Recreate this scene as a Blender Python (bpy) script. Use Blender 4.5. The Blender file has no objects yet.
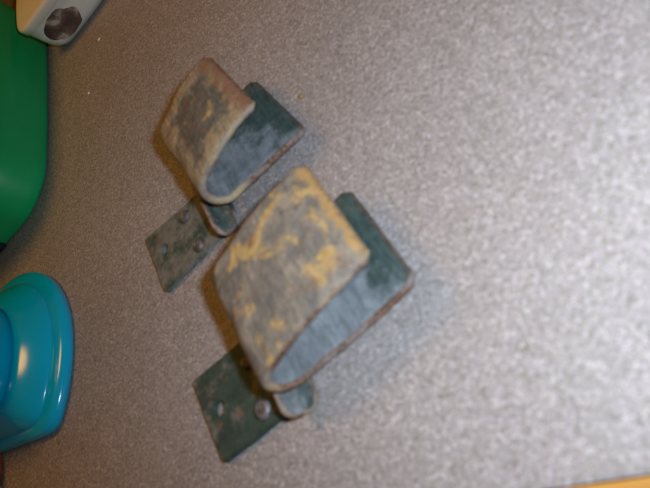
import bpy, bmesh, math, random
from mathutils import Matrix, Vector, noise

random.seed(7)
scene = bpy.context.scene
COL = scene.collection

# ------------------------------------------------------------------ camera
CAM_R = ((0.4166308, 0.6235321, -0.6615334),      # image right
         (0.6316873, -0.7218850, -0.2825830),     # image down
         (-0.6537506, -0.3001495, -0.6946369))    # view direction
CAM_C = Vector((0.3049596, 0.1229670, 0.2045485))
cam_data = bpy.data.cameras.new("camera")
cam = bpy.data.objects.new("camera", cam_data)
COL.objects.link(cam)
xr, yd, fw = (Vector(v) for v in CAM_R)
m = Matrix.Identity(4)
for i in range(3):
    m[i][0] = xr[i]; m[i][1] = -yd[i]; m[i][2] = -fw[i]; m[i][3] = CAM_C[i]
cam.matrix_world = m
cam_data.sensor_width = 36.0
cam_data.lens = 36.0 * 670.0 / 650.0
cam_data.clip_start = 0.01
cam_data.clip_end = 50.0
cam_data.dof.use_dof = True
cam_data.dof.focus_distance = 0.50
cam_data.dof.aperture_fstop = 10.0
scene.camera = cam

# ------------------------------------------------------------------ light
world = bpy.data.worlds.new("World")
scene.world = world
world.use_nodes = True
wb = world.node_tree.nodes["Background"]
wb.inputs[0].default_value = (1.0, 0.44, 0.09, 1)     # dim tungsten-lit kitchen
wb.inputs[1].default_value = 0.07

flash_d = bpy.data.lights.new("camera_flash", 'SPOT')
flash_d.energy = 7.3
flash_d.color = (0.69, 0.83, 1.0)
flash_d.shadow_soft_size = 0.009
flash_d.spot_size = math.radians(89)
flash_d.spot_blend = 1.0
flash = bpy.data.objects.new("camera_flash", flash_d)
COL.objects.link(flash)
flash.location = CAM_C + xr * 0.036 - yd * 0.030 - fw * 0.020
aim = Vector((0.15, 0.105, 0.0))
flash.rotation_euler = (aim - flash.location).to_track_quat('-Z', 'Y').to_euler()

lamp_d = bpy.data.lights.new("ceiling_lamp", 'AREA')
lamp_d.shape = 'DISK'
lamp_d.size = 0.27
lamp_d.energy = 2.7
lamp_d.color = (1.0, 0.48, 0.10)
lamp = bpy.data.objects.new("ceiling_lamp", lamp_d)
COL.objects.link(lamp)
lamp.location = (-0.30, -0.10, 0.95)
lamp.rotation_euler = (Vector((0.12, 0.05, 0)) - lamp.location).to_track_quat('-Z', 'Y').to_euler()

scene.view_settings.view_transform = 'Standard'
scene.view_settings.look = 'None'
scene.view_settings.exposure = 0.0
scene.view_settings.gamma = 1.0
scene.view_settings.use_curve_mapping = False


# ------------------------------------------------------------------ helpers
def empty(name, loc=(0, 0, 0), rz=0.0):
    o = bpy.data.objects.new(name, None)
    o.empty_display_size = 0.02
    COL.objects.link(o)
    o.location = loc
    o.rotation_euler = (0, 0, rz)
    return o


def tag(o, label=None, category=None, group=None, kind=None):
    if label: o["label"] = label
    if category: o["category"] = category
    if group: o["group"] = group
    if kind: o["kind"] = kind
    return o


def link_mesh(name, bm, mats, parent=None, smooth=True, attr=None):
    me = bpy.data.meshes.new(name)
    bmesh.ops.recalc_face_normals(bm, faces=bm.faces)
    bm.to_mesh(me)
    bm.free()
    for mt in (mats if isinstance(mats, (list, tuple)) else [mats]):
        me.materials.append(mt)
    if smooth:
        for p in me.polygons:
            p.use_smooth = True
    o = bpy.data.objects.new(name, me)
    COL.objects.link(o)
    if parent:
        o.parent = parent
    return o


class NT:
    """tiny node-graph builder"""
    def __init__(self, name):
        self.mat = bpy.data.materials.new(name)
        self.mat.use_nodes = True
        self.t = self.mat.node_tree
        self.bsdf = self.t.nodes["Principled BSDF"]
        self._co = None

    def n(self, typ, **kw):
        nd = self.t.nodes.new(typ)
        for k, v in kw.items():
            setattr(nd, k, v)
        return nd

    def l(self, a, b):
        self.t.links.new(a, b)

    def co(self, scale=(1, 1, 1), off=(0, 0, 0), rot=(0, 0, 0)):
        if self._co is None:
            self._co = self.n('ShaderNodeTexCoord').outputs['Object']
        mp = self.n('ShaderNodeMapping')
        mp.inputs['Scale'].default_value = scale
        mp.inputs['Location'].default_value = off
        mp.inputs['Rotation'].default_value = rot
        self.l(self._co, mp.inputs['Vector'])
        return mp.outputs[0]

    def noise(self, scale, detail=4, rough=0.55, co=None, dist=0.0):
        nd = self.n('ShaderNodeTexNoise')
        nd.inputs['Scale'].default_value = scale
        nd.inputs['Detail'].default_value = detail
        nd.inputs['Roughness'].default_value = rough
        nd.inputs['Distortion'].default_value = dist
        self.l(co if co is not None else self.co(), nd.inputs['Vector'])
        return nd.outputs['Fac']

    def ramp(self, fac, stops):
        r = self.n('ShaderNodeValToRGB')
        el = r.color_ramp.elements
        while len(el) < len(stops):
            el.new(0.5)
        for e, (p, c) in zip(el, stops):
            e.position = p
            e.color = (*c, 1) if len(c) == 3 else c
        self.l(fac, r.inputs[0])
        return r.outputs[0]

    def mask(self, fac, a, b):
        mr = self.n('ShaderNodeMapRange')
        mr.interpolation_type = 'SMOOTHSTEP'
        mr.inputs['From Min'].default_value = a
        mr.inputs['From Max'].default_value = b
        self.l(fac, mr.inputs['Value'])
        return mr.outputs[0]

    def math(self, op, a, b):
        nd = self.n('ShaderNodeMath', operation=op)
        for i, v in enumerate((a, b)):
            if isinstance(v, (int, float)):
                nd.inputs[i].default_value = v
            else:
                self.l(v, nd.inputs[i])
        return nd.outputs[0]

    def mix(self, fac, a, b):
        nd = self.n('ShaderNodeMix', data_type='RGBA')
        if isinstance(fac, (int, float)):
            nd.inputs[0].default_value = fac
        else:
            self.l(fac, nd.inputs[0])
        for i, v in ((6, a), (7, b)):
            if isinstance(v, tuple):
                nd.inputs[i].default_value = (*v, 1)
            else:
                self.l(v, nd.inputs[i])
        return nd.outputs[2]

    def attr(self, name):
        return self.n('ShaderNodeAttribute', attribute_name=name).outputs['Fac']

    def bump(self, h, strength, dist):
        b = self.n('ShaderNodeBump')
        b.inputs['Strength'].default_value = strength
        b.inputs['Distance'].default_value = dist
        self.l(h, b.inputs['Height'])
        self.l(b.outputs[0], self.bsdf.inputs['Normal'])

    def out(self, color=None, rough=None, spec=None, metal=None):
        for key, v in (('Base Color', color), ('Roughness', rough), ('Specular IOR Level', spec), ('Metallic', metal)):
            if v is None:
                continue
            if isinstance(v, tuple):
                self.bsdf.inputs[key].default_value = (*v, 1)
            elif isinstance(v, (int, float)):
                self.bsdf.inputs[key].default_value = v
            else:
                self.l(v, self.bsdf.inputs[key])
        return self.mat


# ------------------------------------------------------------------ materials
def mat_counter():
    g = NT("speckled_laminate")
    v = g.n('ShaderNodeTexVoronoi')
    v.inputs['Scale'].default_value = 1000
    v.inputs['Randomness'].default_value = 1.0
    warp = g.n('ShaderNodeTexNoise')
    warp.inputs['Scale'].default_value = 700
    warp.inputs['Detail'].default_value = 2
    g.l(g.co(), warp.inputs['Vector'])
    add = g.n('ShaderNodeVectorMath', operation='MULTIPLY_ADD')
    g.l(warp.outputs['Color'], add.inputs[0])
    add.inputs[1].default_value = (0.0016, 0.0016, 0.0016)
    g.l(g.co(), add.inputs[2])
    g.l(add.outputs[0], v.inputs['Vector'])
    sep = g.n('ShaderNodeSeparateColor')
    g.l(v.outputs['Color'], sep.inputs[0])
    speck = g.ramp(sep.outputs[0], [(0.0, (.188, .160, .138)), (0.25, (.246, .217, .195)), (0.55, (.285, .254, .233)),
                                    (0.80, (.328, .299, .280)), (1.0, (.43, .402, .385))])
    fine = g.noise(1500, 3, 0.7)
    fm = g.ramp(fine, [(0.30, (.76, .74, .73)), (0.70, (1.22, 1.22, 1.24))])
    mul = g.n('ShaderNodeMix', data_type='RGBA', blend_type='MULTIPLY')
    mul.inputs[0].default_value = 1.0
    g.l(speck, mul.inputs[6]); g.l(fm, mul.inputs[7])
    hue = g.n('ShaderNodeMix', data_type='RGBA', blend_type='SOFT_LIGHT')
    hue.inputs[0].default_value = 0.07
    g.l(mul.outputs[2], hue.inputs[6]); g.l(v.outputs['Color'], hue.inputs[7])
    tint = g.noise(260, 2, 0.5)
    col = g.mix(g.mask(tint, .52, .74), hue.outputs[2], (.275, .246, .238))
    big = g.noise(9, 3, 0.5)
    bm_ = g.ramp(big, [(0.3, (.93, .93, .93)), (0.7, (1.06, 1.05, 1.04))])
    mul2 = g.n('ShaderNodeMix', data_type='RGBA', blend_type='MULTIPLY')
    mul2.inputs[0].default_value = 1.0
    g.l(col, mul2.inputs[6]); g.l(bm_, mul2.inputs[7])
    smear = g.noise(22, 4, 0.6)
    ro = g.ramp(smear, [(0.35, (.48,) * 3), (0.7, (.58,) * 3)])
    g.bump(fine, 0.10, 0.0003)
    return g.out(mul2.outputs[2], ro, 0.5)


def rust_color(g):
    return g.ramp(g.noise(520, 5, 0.65), [(0.25, (.035, .018, .013)), (0.5, (.11, .055, .036)), (0.75, (.26, .155, .10))])


def mat_outer(name, yellow, seed, grey, cream, tip_rust, border=False, tipcol=(.40, .24, .14)):
    """weathered outer face: grey-green and cream paint layers, ochre patches, rusty rims"""
    g = NT(name)
    o = (seed, seed * .7, seed * .3)
    n1 = g.noise(75, 6, 0.62, g.co(off=o))
    c = g.ramp(n1, [(0.30, grey), (0.47, tuple(.55 * a + .45 * b for a, b in zip(grey, cream))), (0.66, cream)])
    if border:      # the old top coat survives as a grey-green island, cream undercoat shows round it
        k = g.math('ADD', g.attr("edge"), g.math('MULTIPLY', g.math('SUBTRACT', g.noise(110, 6, .65, g.co(off=o)), .5), .045))
        k2 = g.math('ADD', g.attr("tip"), g.math('MULTIPLY', g.math('SUBTRACT', g.noise(90, 6, .65, g.co(off=o)), .5), .05))
        isl = g.math('MULTIPLY', g.mask(k, .005, .013), g.math('SUBTRACT', 1.0, g.mask(k2, .034, .046)))
        c = g.mix(isl, g.mix(.55, c, (.40, .30, .15)), g.mix(.7, c, (.062, .068, .058)))
    st = g.noise(60, 5, 0.7, g.co(scale=(1.0, 9.0, 9.0), off=o))           # rubbed streaks across the strap
    c = g.mix(g.math('MULTIPLY', g.mask(st, .47, .64), .75), c, (.13, .115, .105))
    st2 = g.noise(330, 4, 0.7, g.co(scale=(.35, 1.6, 1.6), off=o))
    c = g.mix(g.math('MULTIPLY', g.mask(st2, .50, .70), .40), c, (.31, .275, .235))
    y1 = g.noise(62, 5, 0.6, g.co(off=(seed + 3, .4, .2)), 0.4)
    yc = g.ramp(g.noise(300, 3, .6), [(.3, (.38, .22, .06)), (.7, (.56, .38, .14))])
    c = g.mix(g.math('MULTIPLY', g.mask(y1, yellow, yellow + .12), .85), c, yc)
    sp = g.noise(240, 5, 0.7, g.co(off=o))
    c = g.mix(g.math('MULTIPLY', g.mask(sp, .60, .68), .8), c, (.11, .075, .055))
    rsp = g.noise(95, 6, .72, g.co(off=(seed + 7, .9, .1)), .3)
    c = g.mix(g.math('MULTIPLY', g.mask(rsp, .57, .66), .75), c, (.19, .085, .045))
    # rust creeping in from the rims
    ed = g.math('ADD', g.attr("edge"), g.math('MULTIPLY', g.math('SUBTRACT', g.noise(260, 5, .7), .5), .007))
    m1 = g.math('SUBTRACT', 1.0, g.mask(ed, .0002, .0016))
    tp = g.math('ADD', g.attr("tip"), g.math('MULTIPLY', g.math('SUBTRACT', g.noise(120, 6, .75), .5), .024))
    m2 = g.math('SUBTRACT', 1.0, g.mask(tp, tip_rust * .3, tip_rust))
    rc = rust_color(g)
    c = g.mix(m2, c, g.mix(.62, rc, tipcol))
    c = g.mix(g.math('MULTIPLY', m1, .45), c, rc)
    hgt = g.math('ADD', g.math('MULTIPLY', n1, .7), g.math('ADD', g.math('MULTIPLY', y1, .5), g.math('MULTIPLY', sp, .5)))
    g.bump(hgt, 0.8, 0.0020)
    return g.out(c, g.ramp(sp, [(.3, (.55,) * 3), (.7, (.82,) * 3)]), .35)


def mat_inner(name, seed):
    """inner face of the hook: chalky blue-grey wear over dark green paint"""
    g = NT(name)
    o = (seed, seed * .5, .3)
    n1 = g.noise(70, 6, 0.65, g.co(off=o))
    dark = g.ramp(g.noise(190, 5, .65), [(.3, (.018, .032, .027)), (.7, (.055, .085, .072))])
    pale = g.ramp(g.noise(120, 5, .65, g.co(off=o)), [(.3, (.11, .12, .125)), (.7, (.245, .255, .262))])
    a = g.math('ADD', g.attr("wear"), g.math('MULTIPLY', g.math('SUBTRACT', n1, .5), 1.5))
    c = g.mix(g.mask(a, .32, .62), dark, pale)
    st = g.noise(70, 5, .75, g.co(scale=(.8, 7, 7), off=o))
    c = g.mix(g.math('MULTIPLY', g.mask(st, .48, .64), .6), c, (.075, .10, .095))
    ed = g.math('ADD', g.attr("edge"), g.math('MULTIPLY', g.math('SUBTRACT', g.noise(260, 5, .7), .5), .006))
    m1 = g.math('SUBTRACT', 1.0, g.mask(ed, .0005, .0019))
    c = g.mix(g.math('MULTIPLY', m1, .6), c, rust_color(g))
    g.bump(n1, 0.5, 0.0014)
    return g.out(c, .62, .4)


def mat_rim():
    g = NT("rusty_rim")
    n1 = g.noise(58, 5, .7)
    pale = g.mix(g.mask(g.noise(85, 4, .6, g.co(off=(3, 1, 2))), .48, .66), (.25, .20, .155), (.36, .26, .14))
    up = g.mix(g.math('MULTIPLY', g.mask(n1, .38, .56), .9), rust_color(g), pale)
    low = g.mix(g.math('MULTIPLY', g.mask(n1, .44, .60), .45), rust_color(g), (.24, .225, .21))
    c = g.mix(g.mask(g.attr("tip"), .070, .095), up, low)          # the painted leg, then the bare rusted one
    g.bump(g.noise(500, 4, .7), .5, .0006)
    return g.out(c, .78, .3)


def mat_plate(name, seed, wear):
    g = NT(name)
    o = (seed, .2, .7)
    n1 = g.noise(60, 6, .65, g.co(off=o))
    green = g.ramp(g.noise(170, 5, .65, g.co(off=o)), [(.3, (.016, .035, .027)), (.7, (.045, .075, .056))])
    pale = g.ramp(g.noise(210, 5, .65), [(.3, (.085, .085, .066)), (.7, (.20, .19, .155))])
    c = g.mix(g.mask(n1, wear, wear + .16), green, pale)
    rs = g.noise(130, 6, .7, g.co(off=(seed + 2, 0, 0)))
    c = g.mix(g.math('MULTIPLY', g.mask(rs, .58, .68), .8), c, (.17, .085, .05))
    g.bump(g.math('ADD', n1, rs), .45, .0012)
    return g.out(c, .62, .4)


def mat_rivet():
    g = NT("rivet_metal")
    c = g.mix(g.mask(g.noise(260, 5, .65), .45, .6), (.075, .06, .058), (.17, .15, .145))
    g.bump(g.noise(700, 3, .6), .35, .0005)
    return g.out(c, .5, .5, .35)


def mat_plastic(name, col, rough=.25, var=.12):
    g = NT(name)
    n1 = g.noise(16, 4, .6)
    c = g.ramp(n1, [(.3, tuple(v * (1 - var) for v in col)), (.7, tuple(min(1, v * (1 + var)) for v in col))])
    sc = g.noise(900, 3, .6)
    g.bump(sc, .06, .0004)
    return g.out(c, g.ramp(g.noise(45, 4, .6), [(.3, (rough * .8,) * 3), (.7, (rough * 1.4,) * 3)]), .5)


def mat_wood(name, c1, c2, scale=(3, 60, 60)):
    g = NT(name)
    n1 = g.noise(8, 6, .6, g.co(scale=scale), .6)
    c = g.ramp(n1, [(.3, c1), (.7, c2)])
    g.bump(n1, .15, .0006)
    return g.out(c, .42, .5)


def mat_tub():
    """cream-white glazed tub; the dark brown printed picture is a shape of its own on the front"""
    g = NT("cream_printed_tub")
    n1 = g.noise(30, 4, .6)
    base = g.ramp(n1, [(.3, (.74, .70, .60)), (.7, (.84, .80, .70))])
    g.bump(g.noise(60, 3, .5), .08, .001)
    return g.out(base, .38, .5)


def mat_print():
    g = NT("brown_print")
    c = g.ramp(g.noise(55, 4, .55, g.co(off=(.3,.2,.9))), [(.34, (.05, .028, .025)), (.52, (.13, .075, .06)), (.60, (.22, .14, .11)), (.68, (.52, .45, .36))])
    return g.out(c, .45, .5)


M_COUNTER = mat_counter()
M_WOODEDGE = mat_wood("orange_wood", (.36, .15, .025), (.52, .26, .055))
M_WOODBOX = mat_wood("yellow_wood", (.36, .19, .05), (.52, .31, .10))
M_OUT_A = mat_outer("ochre_streaked_paint", .505, 1.7, (.080, .082, .074), (.30, .245, .175), .0055, False, (.50, .30, .10))
M_OUT_B = mat_outer("grey_cream_paint", .575, 5.1, (.055, .059, .049), (.31, .235, .135), .0100, True, (.28, .145, .08))
M_INNER = mat_inner("blue_grey_worn_paint", 2.3)
M_RIM = mat_rim()
M_PLATE_A = mat_plate("dark_green_plate_paint", 1.1, .51)
M_PLATE_B = mat_plate("olive_plate_paint", 4.4, .36)
M_RIVET = mat_rivet()
M_CYAN = mat_plastic("cyan_plastic", (.0, .42, .66), .14, .06)
M_GREEN = mat_plastic("green_plastic", (.004, .42, .13), .33, .08)
M_DARK = mat_plastic("notch_shade", (.02, .022, .025), .5)  # near-black stand-in for the shade in the green box's notch
M_TUB = mat_tub()
M_PRINT = mat_print()
M_RED = mat_plastic("orange_red_plastic", (.50, .10, .02), .35)
M_CREAM = mat_plastic("cream_plastic", (.70, .55, .28), .4)
M_CRUMB_W = mat_plastic("white_crumb", (.75, .70, .62), .7)
M_CRUMB_B = mat_plastic("brown_crumb", (.26, .17, .05), .7)

# ------------------------------------------------------------------ countertop (the setting)
# the front edge runs along ED; the laminate lies on one side, a wooden edging strip on the other
E0 = Vector((0.2500, 0.0555, 0)); E1 = Vector((0.2615, 0.0775, 0))
ED = (E1 - E0).normalized()
EN = Vector((ED.y, -ED.x, 0))            # points outwards, away from the laminate
ang = math.atan2(ED.y, ED.x)


def slab(name, u0, u1, v0, v1, z0, z1, mat, parent=None, bev=.002):
    bm = bmesh.new()
    bmesh.ops.create_cube(bm, size=1)
    for v in bm.verts:
        v.co = Vector((u0 + (v.co.x + .5) * (u1 - u0), v0 + (v.co.y + .5) * (v1 - v0), z0 + (v.co.z + .5) * (z1 - z0)))
    bmesh.ops.bevel(bm, geom=bm.edges[:], offset=bev, segments=2, affect='EDGES')
    return link_mesh(name, bm, mat, parent, smooth=False)


counter = empty("countertop", E0, ang)
tag(counter, "speckled grey brown laminate countertop with orange wooden front edging", kind="structure")
# local frame: x along the edge, -y outwards, +y inwards over the counter
slab("laminate_top", -1.3, 1.3, 0.0, 1.25, -0.03, 0.0, M_COUNTER, counter, .0008)
slab("edge_trim", -1.3, 1.3, -0.030, -0.0006, -0.034, 0.0002, M_WOODEDGE, counter, .0012)


# ------------------------------------------------------------------ hooks
def arc_profile(yu, zu, yl, zl, Rb, zc, y0=0.0, curl=0.0):
    """centre line of the bent strap in (y, z): from the upper tip, round the bend, to the lower tip"""
    pts = []
    cy = y0 + Rb
    top = (cy, zc + Rb)
    n = 16
    for i in range(n):
        t = i / n
        y = yu + (top[0] - yu) * t
        z = zu + (top[1] - zu) * t + .0022 * math.sin(math.pi * t)          # slight belly in the sheet
        if curl and t < .16:
            z -= curl * (1 - t / .16) ** 2
        pts.append((y, z))
    for i in range(19):
        a = math.pi / 2 + math.pi * i / 18 * 1.02
        pts.append((cy + Rb * math.cos(a), zc + Rb * math.sin(a)))
    last = pts[-1]
    for i in range(1, n + 1):
        t = i / n
        y = last[0] + (yl - last[0]) * t
        z = last[1] + (zl - last[1]) * t - .0012 * math.sin(math.pi * t)
        pts.append((y, z))
    return pts


def strap(name, prof, x0, x1, th, mats, parent, seed, rc=.003, nx=14, wear=None, shear=0.0, skew=0.0):
    """sheet-metal strap: a rounded cross-section swept along a profile, with rounded corners and small dents.
    material 0 outer face, 1 inner face, 2 rim"""
    bm = bmesh.new()
    le = bm.verts.layers.float.new("edge")
    lt = bm.verts.layers.float.new("tip")
    lw = bm.verts.layers.float.new("wear")
    # arc length
    S = [0.0]
    for a, b in zip(prof, prof[1:]):
        S.append(S[-1] + math.hypot(b[0] - a[0], b[1] - a[1]))
    L = S[-1]
    rings = []
    hw = (x1 - x0) / 2
    xm = (x0 + x1) / 2
    r = th * .42
    for i, (p, s) in enumerate(zip(prof, S)):
        a = prof[max(0, i - 1)]; b = prof[min(len(prof) - 1, i + 1)]
        ty, tz = b[0] - a[0], b[1] - a[1]
        d = math.hypot(ty, tz); ty /= d; tz /= d
        ny, nz = tz, -ty                       # outward normal (outside of the bend)
        e = min(s, L - s)
        ins = rc - math.sqrt(max(0, rc * rc - (rc - e) ** 2)) if e < rc else 0.0
        w = hw - ins
        loop = []
        # outer face from -w to w, rim, inner face back
        xs = [-w + 2 * w * k / nx for k in range(nx + 1)]
        for k, xv in enumerate(xs):
            if k == 0: loop += [(xv, th / 2 - r, 2), (xv + r * .3, th / 2 - r * .3, 2), (xv + r, th / 2, 0)]
            elif k == nx: loop += [(xv - r, th / 2, 0), (xv - r * .3, th / 2 - r * .3, 0), (xv, th / 2 - r, 2)]
            else: loop.append((xv, th / 2, 0))
        for k, xv in enumerate(reversed(xs)):
            if k == 0: loop += [(xv, -th / 2 + r, 2), (xv - r * .3, -th / 2 + r * .3, 2), (xv - r, -th / 2, 1)]
            elif k == nx: loop += [(xv + r, -th / 2, 1), (xv + r * .3, -th / 2 + r * .3, 1), (xv, -th / 2 + r, 2)]
            else: loop.append((xv, -th / 2, 1))
        taper = 1.0
        if e < th * .5:
            taper = .45 + .55 * math.sqrt(max(0, 1 - (1 - e / (th * .5)) ** 2))
        ring = []
        for (xv, o, mi) in loop:
            q = Vector((xm + xv + shear * p[0], p[0] + skew * (xv - hw), p[1]))
            dn = noise.noise(Vector((q.x * 38 + seed, q.y * 38, q.z * 38))) * .0011 + noise.noise(Vector((q.x * 130 + seed, q.y * 130, q.z * 130))) * .00035
            ex = noise.noise(Vector((p[0] * 120 + seed, p[1] * 120, math.copysign(3, xv)))) * .0008 * (abs(xv) / hw) ** 3
            v = bm.verts.new((q.x + math.copysign(ex, xv), q.y + ny * (o * taper + dn), q.z + nz * (o * taper + dn)))
            v[le] = min(w - abs(xv), e)
            v[lt] = s
            v[lw] = wear(s / L, xv / hw) if wear else .5
            ring.append(v)
        rings.append((ring, [q[2] for q in loop]))
    n = len(rings[0][0])
    for (ra, mi), (rb, _) in zip(rings, rings[1:]):
        for k in range(n):
            k2 = (k + 1) % n
            f = bm.faces.new((ra[k], ra[k2], rb[k2], rb[k]))
            a, b = mi[k], mi[k2]
            f.material_index = a if a == b else 2
    half = n // 2
    for ring in (rings[0][0], rings[-1][0]):
        for k in range(half - 1):
            f = bm.faces.new((ring[k], ring[k + 1], ring[n - 2 - k], ring[n - 1 - k]))
            f.material_index = 2
    return link_mesh(name, bm, mats, parent)


def plate(name, corners, z0, z1, holes, mat, parent, seed):
    """flat mounting plate with softened corners and drilled holes"""
    bm = bmesh.new()
    edges = []

    def ring(pts):
        vs = [bm.verts.new((x, y, z0)) for x, y in pts]
        for a, b in zip(vs, vs[1:] + vs[:1]):
            edges.append(bm.edges.new((a, b)))
    pts = []
    N = len(corners)
    for i in range(N):
        p0 = Vector(corners[i - 1]); p = Vector(corners[i]); p1 = Vector(corners[(i + 1) % N])
        a = p + (p0 - p).normalized() * .0025; b = p + (p1 - p).normalized() * .0025
        for t in (0, .33, .67, 1):
            q = (1 - t) ** 2 * a + 2 * t * (1 - t) * p + t * t * b
            pts.append((q.x, q.y))
        for t in (.2, .4, .6, .8):
            q = b.lerp(p1 + (p - p1).normalized() * .0025, t)
            w = noise.noise(Vector((q.x * 150 + seed, q.y * 150, 0))) * .0006
            pts.append((q.x + w, q.y + w))
    ring(pts)
    for (hx, hy, hr) in holes:
        ring([(hx + hr * math.cos(-a * math.pi / 10), hy + hr * math.sin(-a * math.pi / 10)) for a in range(20)])
    bmesh.ops.triangle_fill(bm, edges=edges, use_beauty=True)
    g = bmesh.ops.extrude_face_region(bm, geom=bm.faces[:])
    for v in g['geom']:
        if isinstance(v, bmesh.types.BMVert):
            v.co.z = z1
    bmesh.ops.recalc_face_normals(bm, faces=bm.faces)
    sharp = [e for e in bm.edges if len(e.link_faces) == 2 and e.calc_face_angle(0) > .9]
    bmesh.ops.bevel(bm, geom=sharp, offset=.0005, segments=2, affect='EDGES')
    return link_mesh(name, bm, mat, parent, smooth=False)


def lathe(name, prof, mat, parent, loc=(0, 0, 0), seg=28):
    bm = bmesh.new()
    rows = []
    for r, z in prof:
        if r < 1e-6:
            rows.append([bm.verts.new((loc[0], loc[1], loc[2] + z))])
        else:
            rows.append([bm.verts.new((loc[0] + r * math.cos(2 * math.pi * k / seg), loc[1] + r * math.sin(2 * math.pi * k / seg), loc[2] + z)) for k in range(seg)])
    for a, b in zip(rows, rows[1:]):
        for k in range(seg):
            k2 = (k + 1) % seg
            if len(a) == 1 and len(b) == 1: continue
            if len(a) == 1: bm.faces.new((a[0], b[k], b[k2]))
            elif len(b) == 1: bm.faces.new((a[k], b[0], a[k2]))
            else: bm.faces.new((a[k], b[k], b[k2], a[k2]))
    return link_mesh(name, bm, mat, parent)


def rivet(parent, x, y, z, r, h):
    lathe("rivet", [(r, 0), (r, h * .25), (r * .93, h * .5), (r * .72, h * .8), (r * .55, h * .95), (r * .5, h * .84), (r * .28, h * .82), (0, h * .88)], M_RIVET, parent, (x, y, z))


def wear_fn(w):
    # pale and rubbed around the bend, darker green paint left towards the lower tip and the far rim
    def f(t, x):
        v = 1.0 - max(0.0, (t - .58)) * 2.2
        if t > .5:
            v += .45 * x - .05
        return v * w
    return f


def make_hook(loc, rz, label, mo, mp, dims, plate_c, holes, rivets, seed, curl):
    t = empty("metal_hook", loc, rz)
    tag(t, label, "hook", "pair of rusty painted metal hooks lying on the countertop")
    x0, x1 = dims['x']
    prof = arc_profile(*dims['p'], curl=curl)
    h = strap("hook_strap", prof, x0, x1, .0042, [mo, M_INNER, M_RIM], t, seed, wear=wear_fn(1.0), shear=dims.get('shear', 0), skew=dims.get('skew', 0))
    # short saddle strap curled under the bend, carrying the hook on its plate
    sp = [(.000, .0066), (-.002, .0064), (-.004, .0066), (-.006, .0072), (-.0085, .0086), (-.0105, .0110), (-.0112, .0138), (-.0108, .0165)]
    fine = []
    for a, b in zip(sp, sp[1:]):
        for k in range(3):
            fine.append((a[0] + (b[0] - a[0]) * k / 3, a[1] + (b[1] - a[1]) * k / 3))
    fine.append(sp[-1])
    fine = [(a + dims.get('sy', 0), b) for a, b in fine if a <= dims.get('front', .1)]
    s = strap("saddle_strap", fine, x0 + .022, x1 + dims.get('lip', .007), .0030, [M_INNER, M_INNER, M_RIM], t, seed + 9, rc=.006)
    p = plate("mounting_plate", plate_c, .0004, .0036, holes, mp, t, seed)
    for (rx, ry, rr) in rivets:
        rivet(p, rx, ry, .0035, rr, rr * .55)
    return t


# hook with ochre streaks (clip nearer the wooden edge)
make_hook((0, 0, 0), 0, "rusty metal hook with streaky yellow ochre paint, dark green plate",
          M_OUT_A, M_PLATE_A,
          dict(x=(.1047, .1647), p=(.0610, .0330, .0600, .0036, .0105, .0232, -.0065), lip=.007, sy=-.001),
          [(.1085, -.0625), (.1555, -.0625), (.1635, -.012), (.1600, -.003), (.1180, -.003), (.1150, -.028)],
          [(.1325, -.0530, .0036), (.128, -.012, .002)], [(.1520, -.0300, .0048), (.1270, -.0270, .0042)], 3.0, .0)
# hook with the grey face, beside the tubs
make_hook((0, 0, 0), 0, "rusty metal hook with grey green and cream face and olive plate",
          M_OUT_B, M_PLATE_B,
          dict(x=(.0000, .0605), p=(.0590, .0350, .0610, .0035, .0105, .0232, .008), lip=.008, shear=-.05, skew=.10, sy=.0085, front=-.0035),
          [(.0040, -.0580), (.0495, -.0585), (.0560, -.012), (.0540, .004), (.0200, .004), (.0150, -.022)],
          [(.0250, -.0475, .0032), (.03, -.005, .002)], [(.0225, -.0250, .0040), (.0480, -.0240, .0042)], 11.0, .0012)


# ------------------------------------------------------------------ moulded containers in the background
def footprint(hw, hd, rc, bulge=0.0, n=10):
    """rounded rectangle, counter-clockwise, front (-y... +y) sides bulging a little"""
    pts = []
    for cx, cy, a0 in ((hw - rc, hd - rc, 0), (-hw + rc, hd - rc, 90), (-hw + rc, -hd + rc, 180), (hw - rc, -hd + rc, 270)):
        for k in range(n + 1):
            a = math.radians(a0 + 90 * k / n)
            pts.append(Vector((cx + rc * math.cos(a), cy + rc * math.sin(a))))
    out = []
    for i, p in enumerate(pts):
        q = pts[(i + 1) % len(pts)]
        seg = max(1, int((q - p).length / .008))
        for k in range(seg):
            out.append(p.lerp(q, k / seg))
    res = []
    for p in out:
        bx = bulge * (1 - (p.x / hw) ** 2) * (p.y / hd) if hd else 0
        by = bulge * (1 - (p.y / hd) ** 2) * (p.x / hw)
        res.append(Vector((p.x + by, p.y + bx)))
    return res


def tiered(name, fp, tiers, mat, parent, cap=True, base=True):
    """stack of inset copies of a footprint: tiers = [(inset, z), ...]"""
    bm = bmesh.new()
    rows = []
    for ins, z in tiers:
        row = []
        for p in fp:
            d = p.length
            hx = max(abs(v.x) for v in fp); hy = max(abs(v.y) for v in fp)
            row.append(bm.verts.new((p.x * (hx - ins) / hx, p.y * (hy - ins) / hy, z)))
        rows.append(row)
    n = len(fp)
    for a, b in zip(rows, rows[1:]):
        for k in range(n):
            bm.faces.new((a[k], a[(k + 1) % n], b[(k + 1) % n], b[k]))
    if cap: bm.faces.new(rows[-1])
    if base: bm.faces.new(list(reversed(rows[0])))
    return link_mesh(name, bm, mat, parent)


# cyan tub with a flanged foot
cy = empty("cyan_tub", (-.028, -.232, 0), 0)
tag(cy, "glossy cyan plastic tub with a stepped flanged foot beside the green box", "tub")


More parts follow.
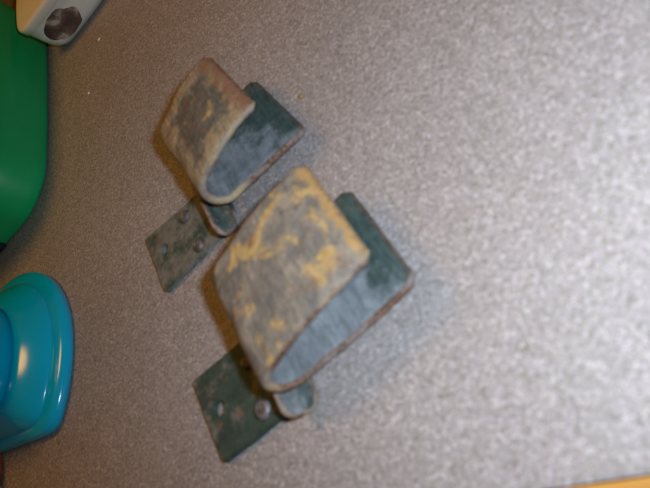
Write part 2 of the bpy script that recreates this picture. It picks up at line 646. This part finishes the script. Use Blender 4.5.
def d_footprint(c, r, p1, p2, origin, rc=.010):
    """round foot with one flattened side: a circle cut by the chord p1-p2, its corners softened"""
    c, p1, p2, origin = Vector(c), Vector(p1), Vector(p2), Vector(origin)
    d = (p2 - p1).normalized(); nrm = Vector((d.y, -d.x))
    if nrm.dot(c - p1) > 0: nrm = -nrm
    pts = []
    for k in range(360):
        a = math.radians(k)
        p = c + Vector((math.cos(a), math.sin(a))) * r
        o = (p - p1).dot(nrm)
        if o > 0:                       # slide the point onto the chord along the ray from the centre
            t = (p1 - c).dot(nrm) / (p - c).dot(nrm)
            p = c + (p - c) * t
        pts.append(p)
    for _ in range(26):
        pts = [(pts[i - 1] + pts[i] * 2 + pts[(i + 1) % 360]) / 4 for i in range(360)]
    return [p - origin for p in pts[::3]]


fp = d_footprint((-.0205, -.2260), .0865, (.0510, -.1740), (.0240, -.2264), (-.028, -.232))
tiered("foot_flange", fp, [(.002, 0.0003), (0, .0015), (0, .0055), (.0012, .0074), (.004, .0088), (.0095, .0098)], M_CYAN, cy, cap=True)
tiered("body", fp, [(.0090, .0086), (.0096, .0108), (.0115, .0135), (.0170, .018), (.0225, .0225), (.0260, .0240), (.0300, .0246)], M_CYAN, cy)
tiered("collar", fp, [(.0300, .0234), (.0302, .0275), (.0280, .0315), (.0285, .050), (.031, .068), (.035, .0705)], M_CYAN, cy)

# green box
gb = empty("green_box", (-.2640, -.168, 0), math.radians(-16))
tag(gb, "green plastic storage box with rounded corners behind the hooks", "box")
fp = footprint(.114, .066, .034, .004)
gbody = tiered("body", fp, [(.004, .0003), (.0015, .0015), (.0003, .004), (0, .010), (-.003, .085)], M_GREEN, gb)
tiered("lid", fp, [(-.005, .0851), (-.0065, .087), (-.0065, .097), (-.004, .1005), (.002, .1015)], M_GREEN, gb)
lt = empty("latch", (0, 0, 0)); bpy.data.objects.remove(lt)
bm = bmesh.new()
bmesh.ops.create_cube(bm, size=1)
for v in bm.verts:
    v.co = Vector((.1150 + v.co.x * .012, -.004 + v.co.y * .020, .0085 + v.co.z * .016))
bmesh.ops.bevel(bm, geom=bm.edges[:], offset=.003, segments=3, affect='EDGES')
link_mesh("notch_shade_block", bm, M_DARK, gb)  # dark block painted as the shaded cut-out at the box base

# cream tub with a dark printed picture
wt = empty("white_tub", (-.2880, -.0155, 0), math.radians(-11.5))
tag(wt, "small cream white tub with a dark brown printed picture on its side", "tub")
fp = footprint(.034, .052, .014, .003)
tiered("body", fp, [(.007, .0003), (.0045, .001), (.0015, .006), (0, .012), (-.0008, .030)], M_TUB, wt)
tiered("lid", fp, [(-.0008, .0302), (-.0020, .0308), (-.0020, .0365), (-.0008, .0382), (.003, .0388)], M_TUB, wt)
bm = bmesh.new()
ctr = bm.verts.new((.0374, -.0235, .0165))
rim = []
for k in range(30):
    a = 2 * math.pi * k / 30
    rr = 1 + .22 * noise.noise(Vector((math.cos(a) * 1.7, math.sin(a) * 1.7, 4.2)))
    yy = -.0235 + .0185 * rr * math.cos(a); zz = .0165 + .0125 * rr * math.sin(a)
    xx = .0342 + .003 * (1 - (yy / .052) ** 2) + .0004 - max(0, .012 - zz) * .12 - max(0, .006 - zz) * .3
    rim.append(bm.verts.new((xx + .0002, yy, zz)))
for k in range(30):
    bm.faces.new((ctr, rim[k], rim[(k + 1) % 30]))
link_mesh("printed_picture", bm, M_PRINT, wt, smooth=False)

# yellow-brown wooden box behind
wbx = empty("wooden_box", (-.470, -.100, 0), math.radians(-10))
tag(wbx, "yellow brown wooden box standing behind the green box", "box")
fp = footprint(.040, .090, .004, 0, 4)
tiered("body", fp, [(.0012, .0003), (0, .0015), (0, .083), (.0012, .0842)], M_WOODBOX, wbx)
tiered("lid", fp, [(-.002, .0846), (-.002, .096), (0, .0975)], M_WOODBOX, wbx)

# red and cream containers past the cyan tub
rd = empty("red_container", (.0190, -.2570, 0), math.radians(-10))
tag(rd, "orange red plastic container standing right behind the cyan tub", "container")
fp = footprint(.0125, .018, .005, .0005, 6)
tiered("body", fp, [(.003, .0003), (.001, .0015), (0, .005), (0, .050)], M_RED, rd)
tiered("lid", fp, [(-.0015, .0502), (-.0015, .058), (.001, .060)], M_RED, rd)
cr = empty("cream_container", (.0510, -.2660, 0), math.radians(-10))
tag(cr, "pale cream container standing past the cyan tub, beside the red one", "container")
fp = footprint(.0185, .022, .006, .001, 6)
tiered("body", fp, [(.003, .0003), (.001, .0015), (0, .005), (0, .045)], M_CREAM, cr)
tiered("lid", fp, [(-.0015, .0452), (-.0015, .052), (.001, .054)], M_CREAM, cr)


# ------------------------------------------------------------------ crumbs
def crumb(label, x, y, r, mat, seed):
    bm = bmesh.new()
    bmesh.ops.create_icosphere(bm, subdivisions=2, radius=r)
    for v in bm.verts:
        k = 1 + .45 * noise.noise(v.co * (1.3 / r) + Vector((seed, 0, 0)))
        v.co = Vector((v.co.x * k * 1.3, v.co.y * k, max(-r * .55, v.co.z * k * .7)))
    zmin = min(v.co.z for v in bm.verts)
    for v in bm.verts:
        v.co.z -= zmin
    o = link_mesh("crumb", bm, mat)
    o.location = (x, y, 0.0002)
    o.rotation_euler = (0, 0, seed)
    return tag(o, label, "crumb", "crumbs on the countertop")


crumb("tiny olive brown crumb lying beside the grey faced hook", .0344, .0682, .0012, M_CRUMB_B, 1.0)
crumb("tiny white crumb on the countertop close to the white tub", -.217, -.0304, .0013, M_CRUMB_W, 2.0)
crumb("tiny pale crumb on bare countertop facing the middle of the green box", -.178, -.060, .0011, M_CRUMB_W, 3.0)
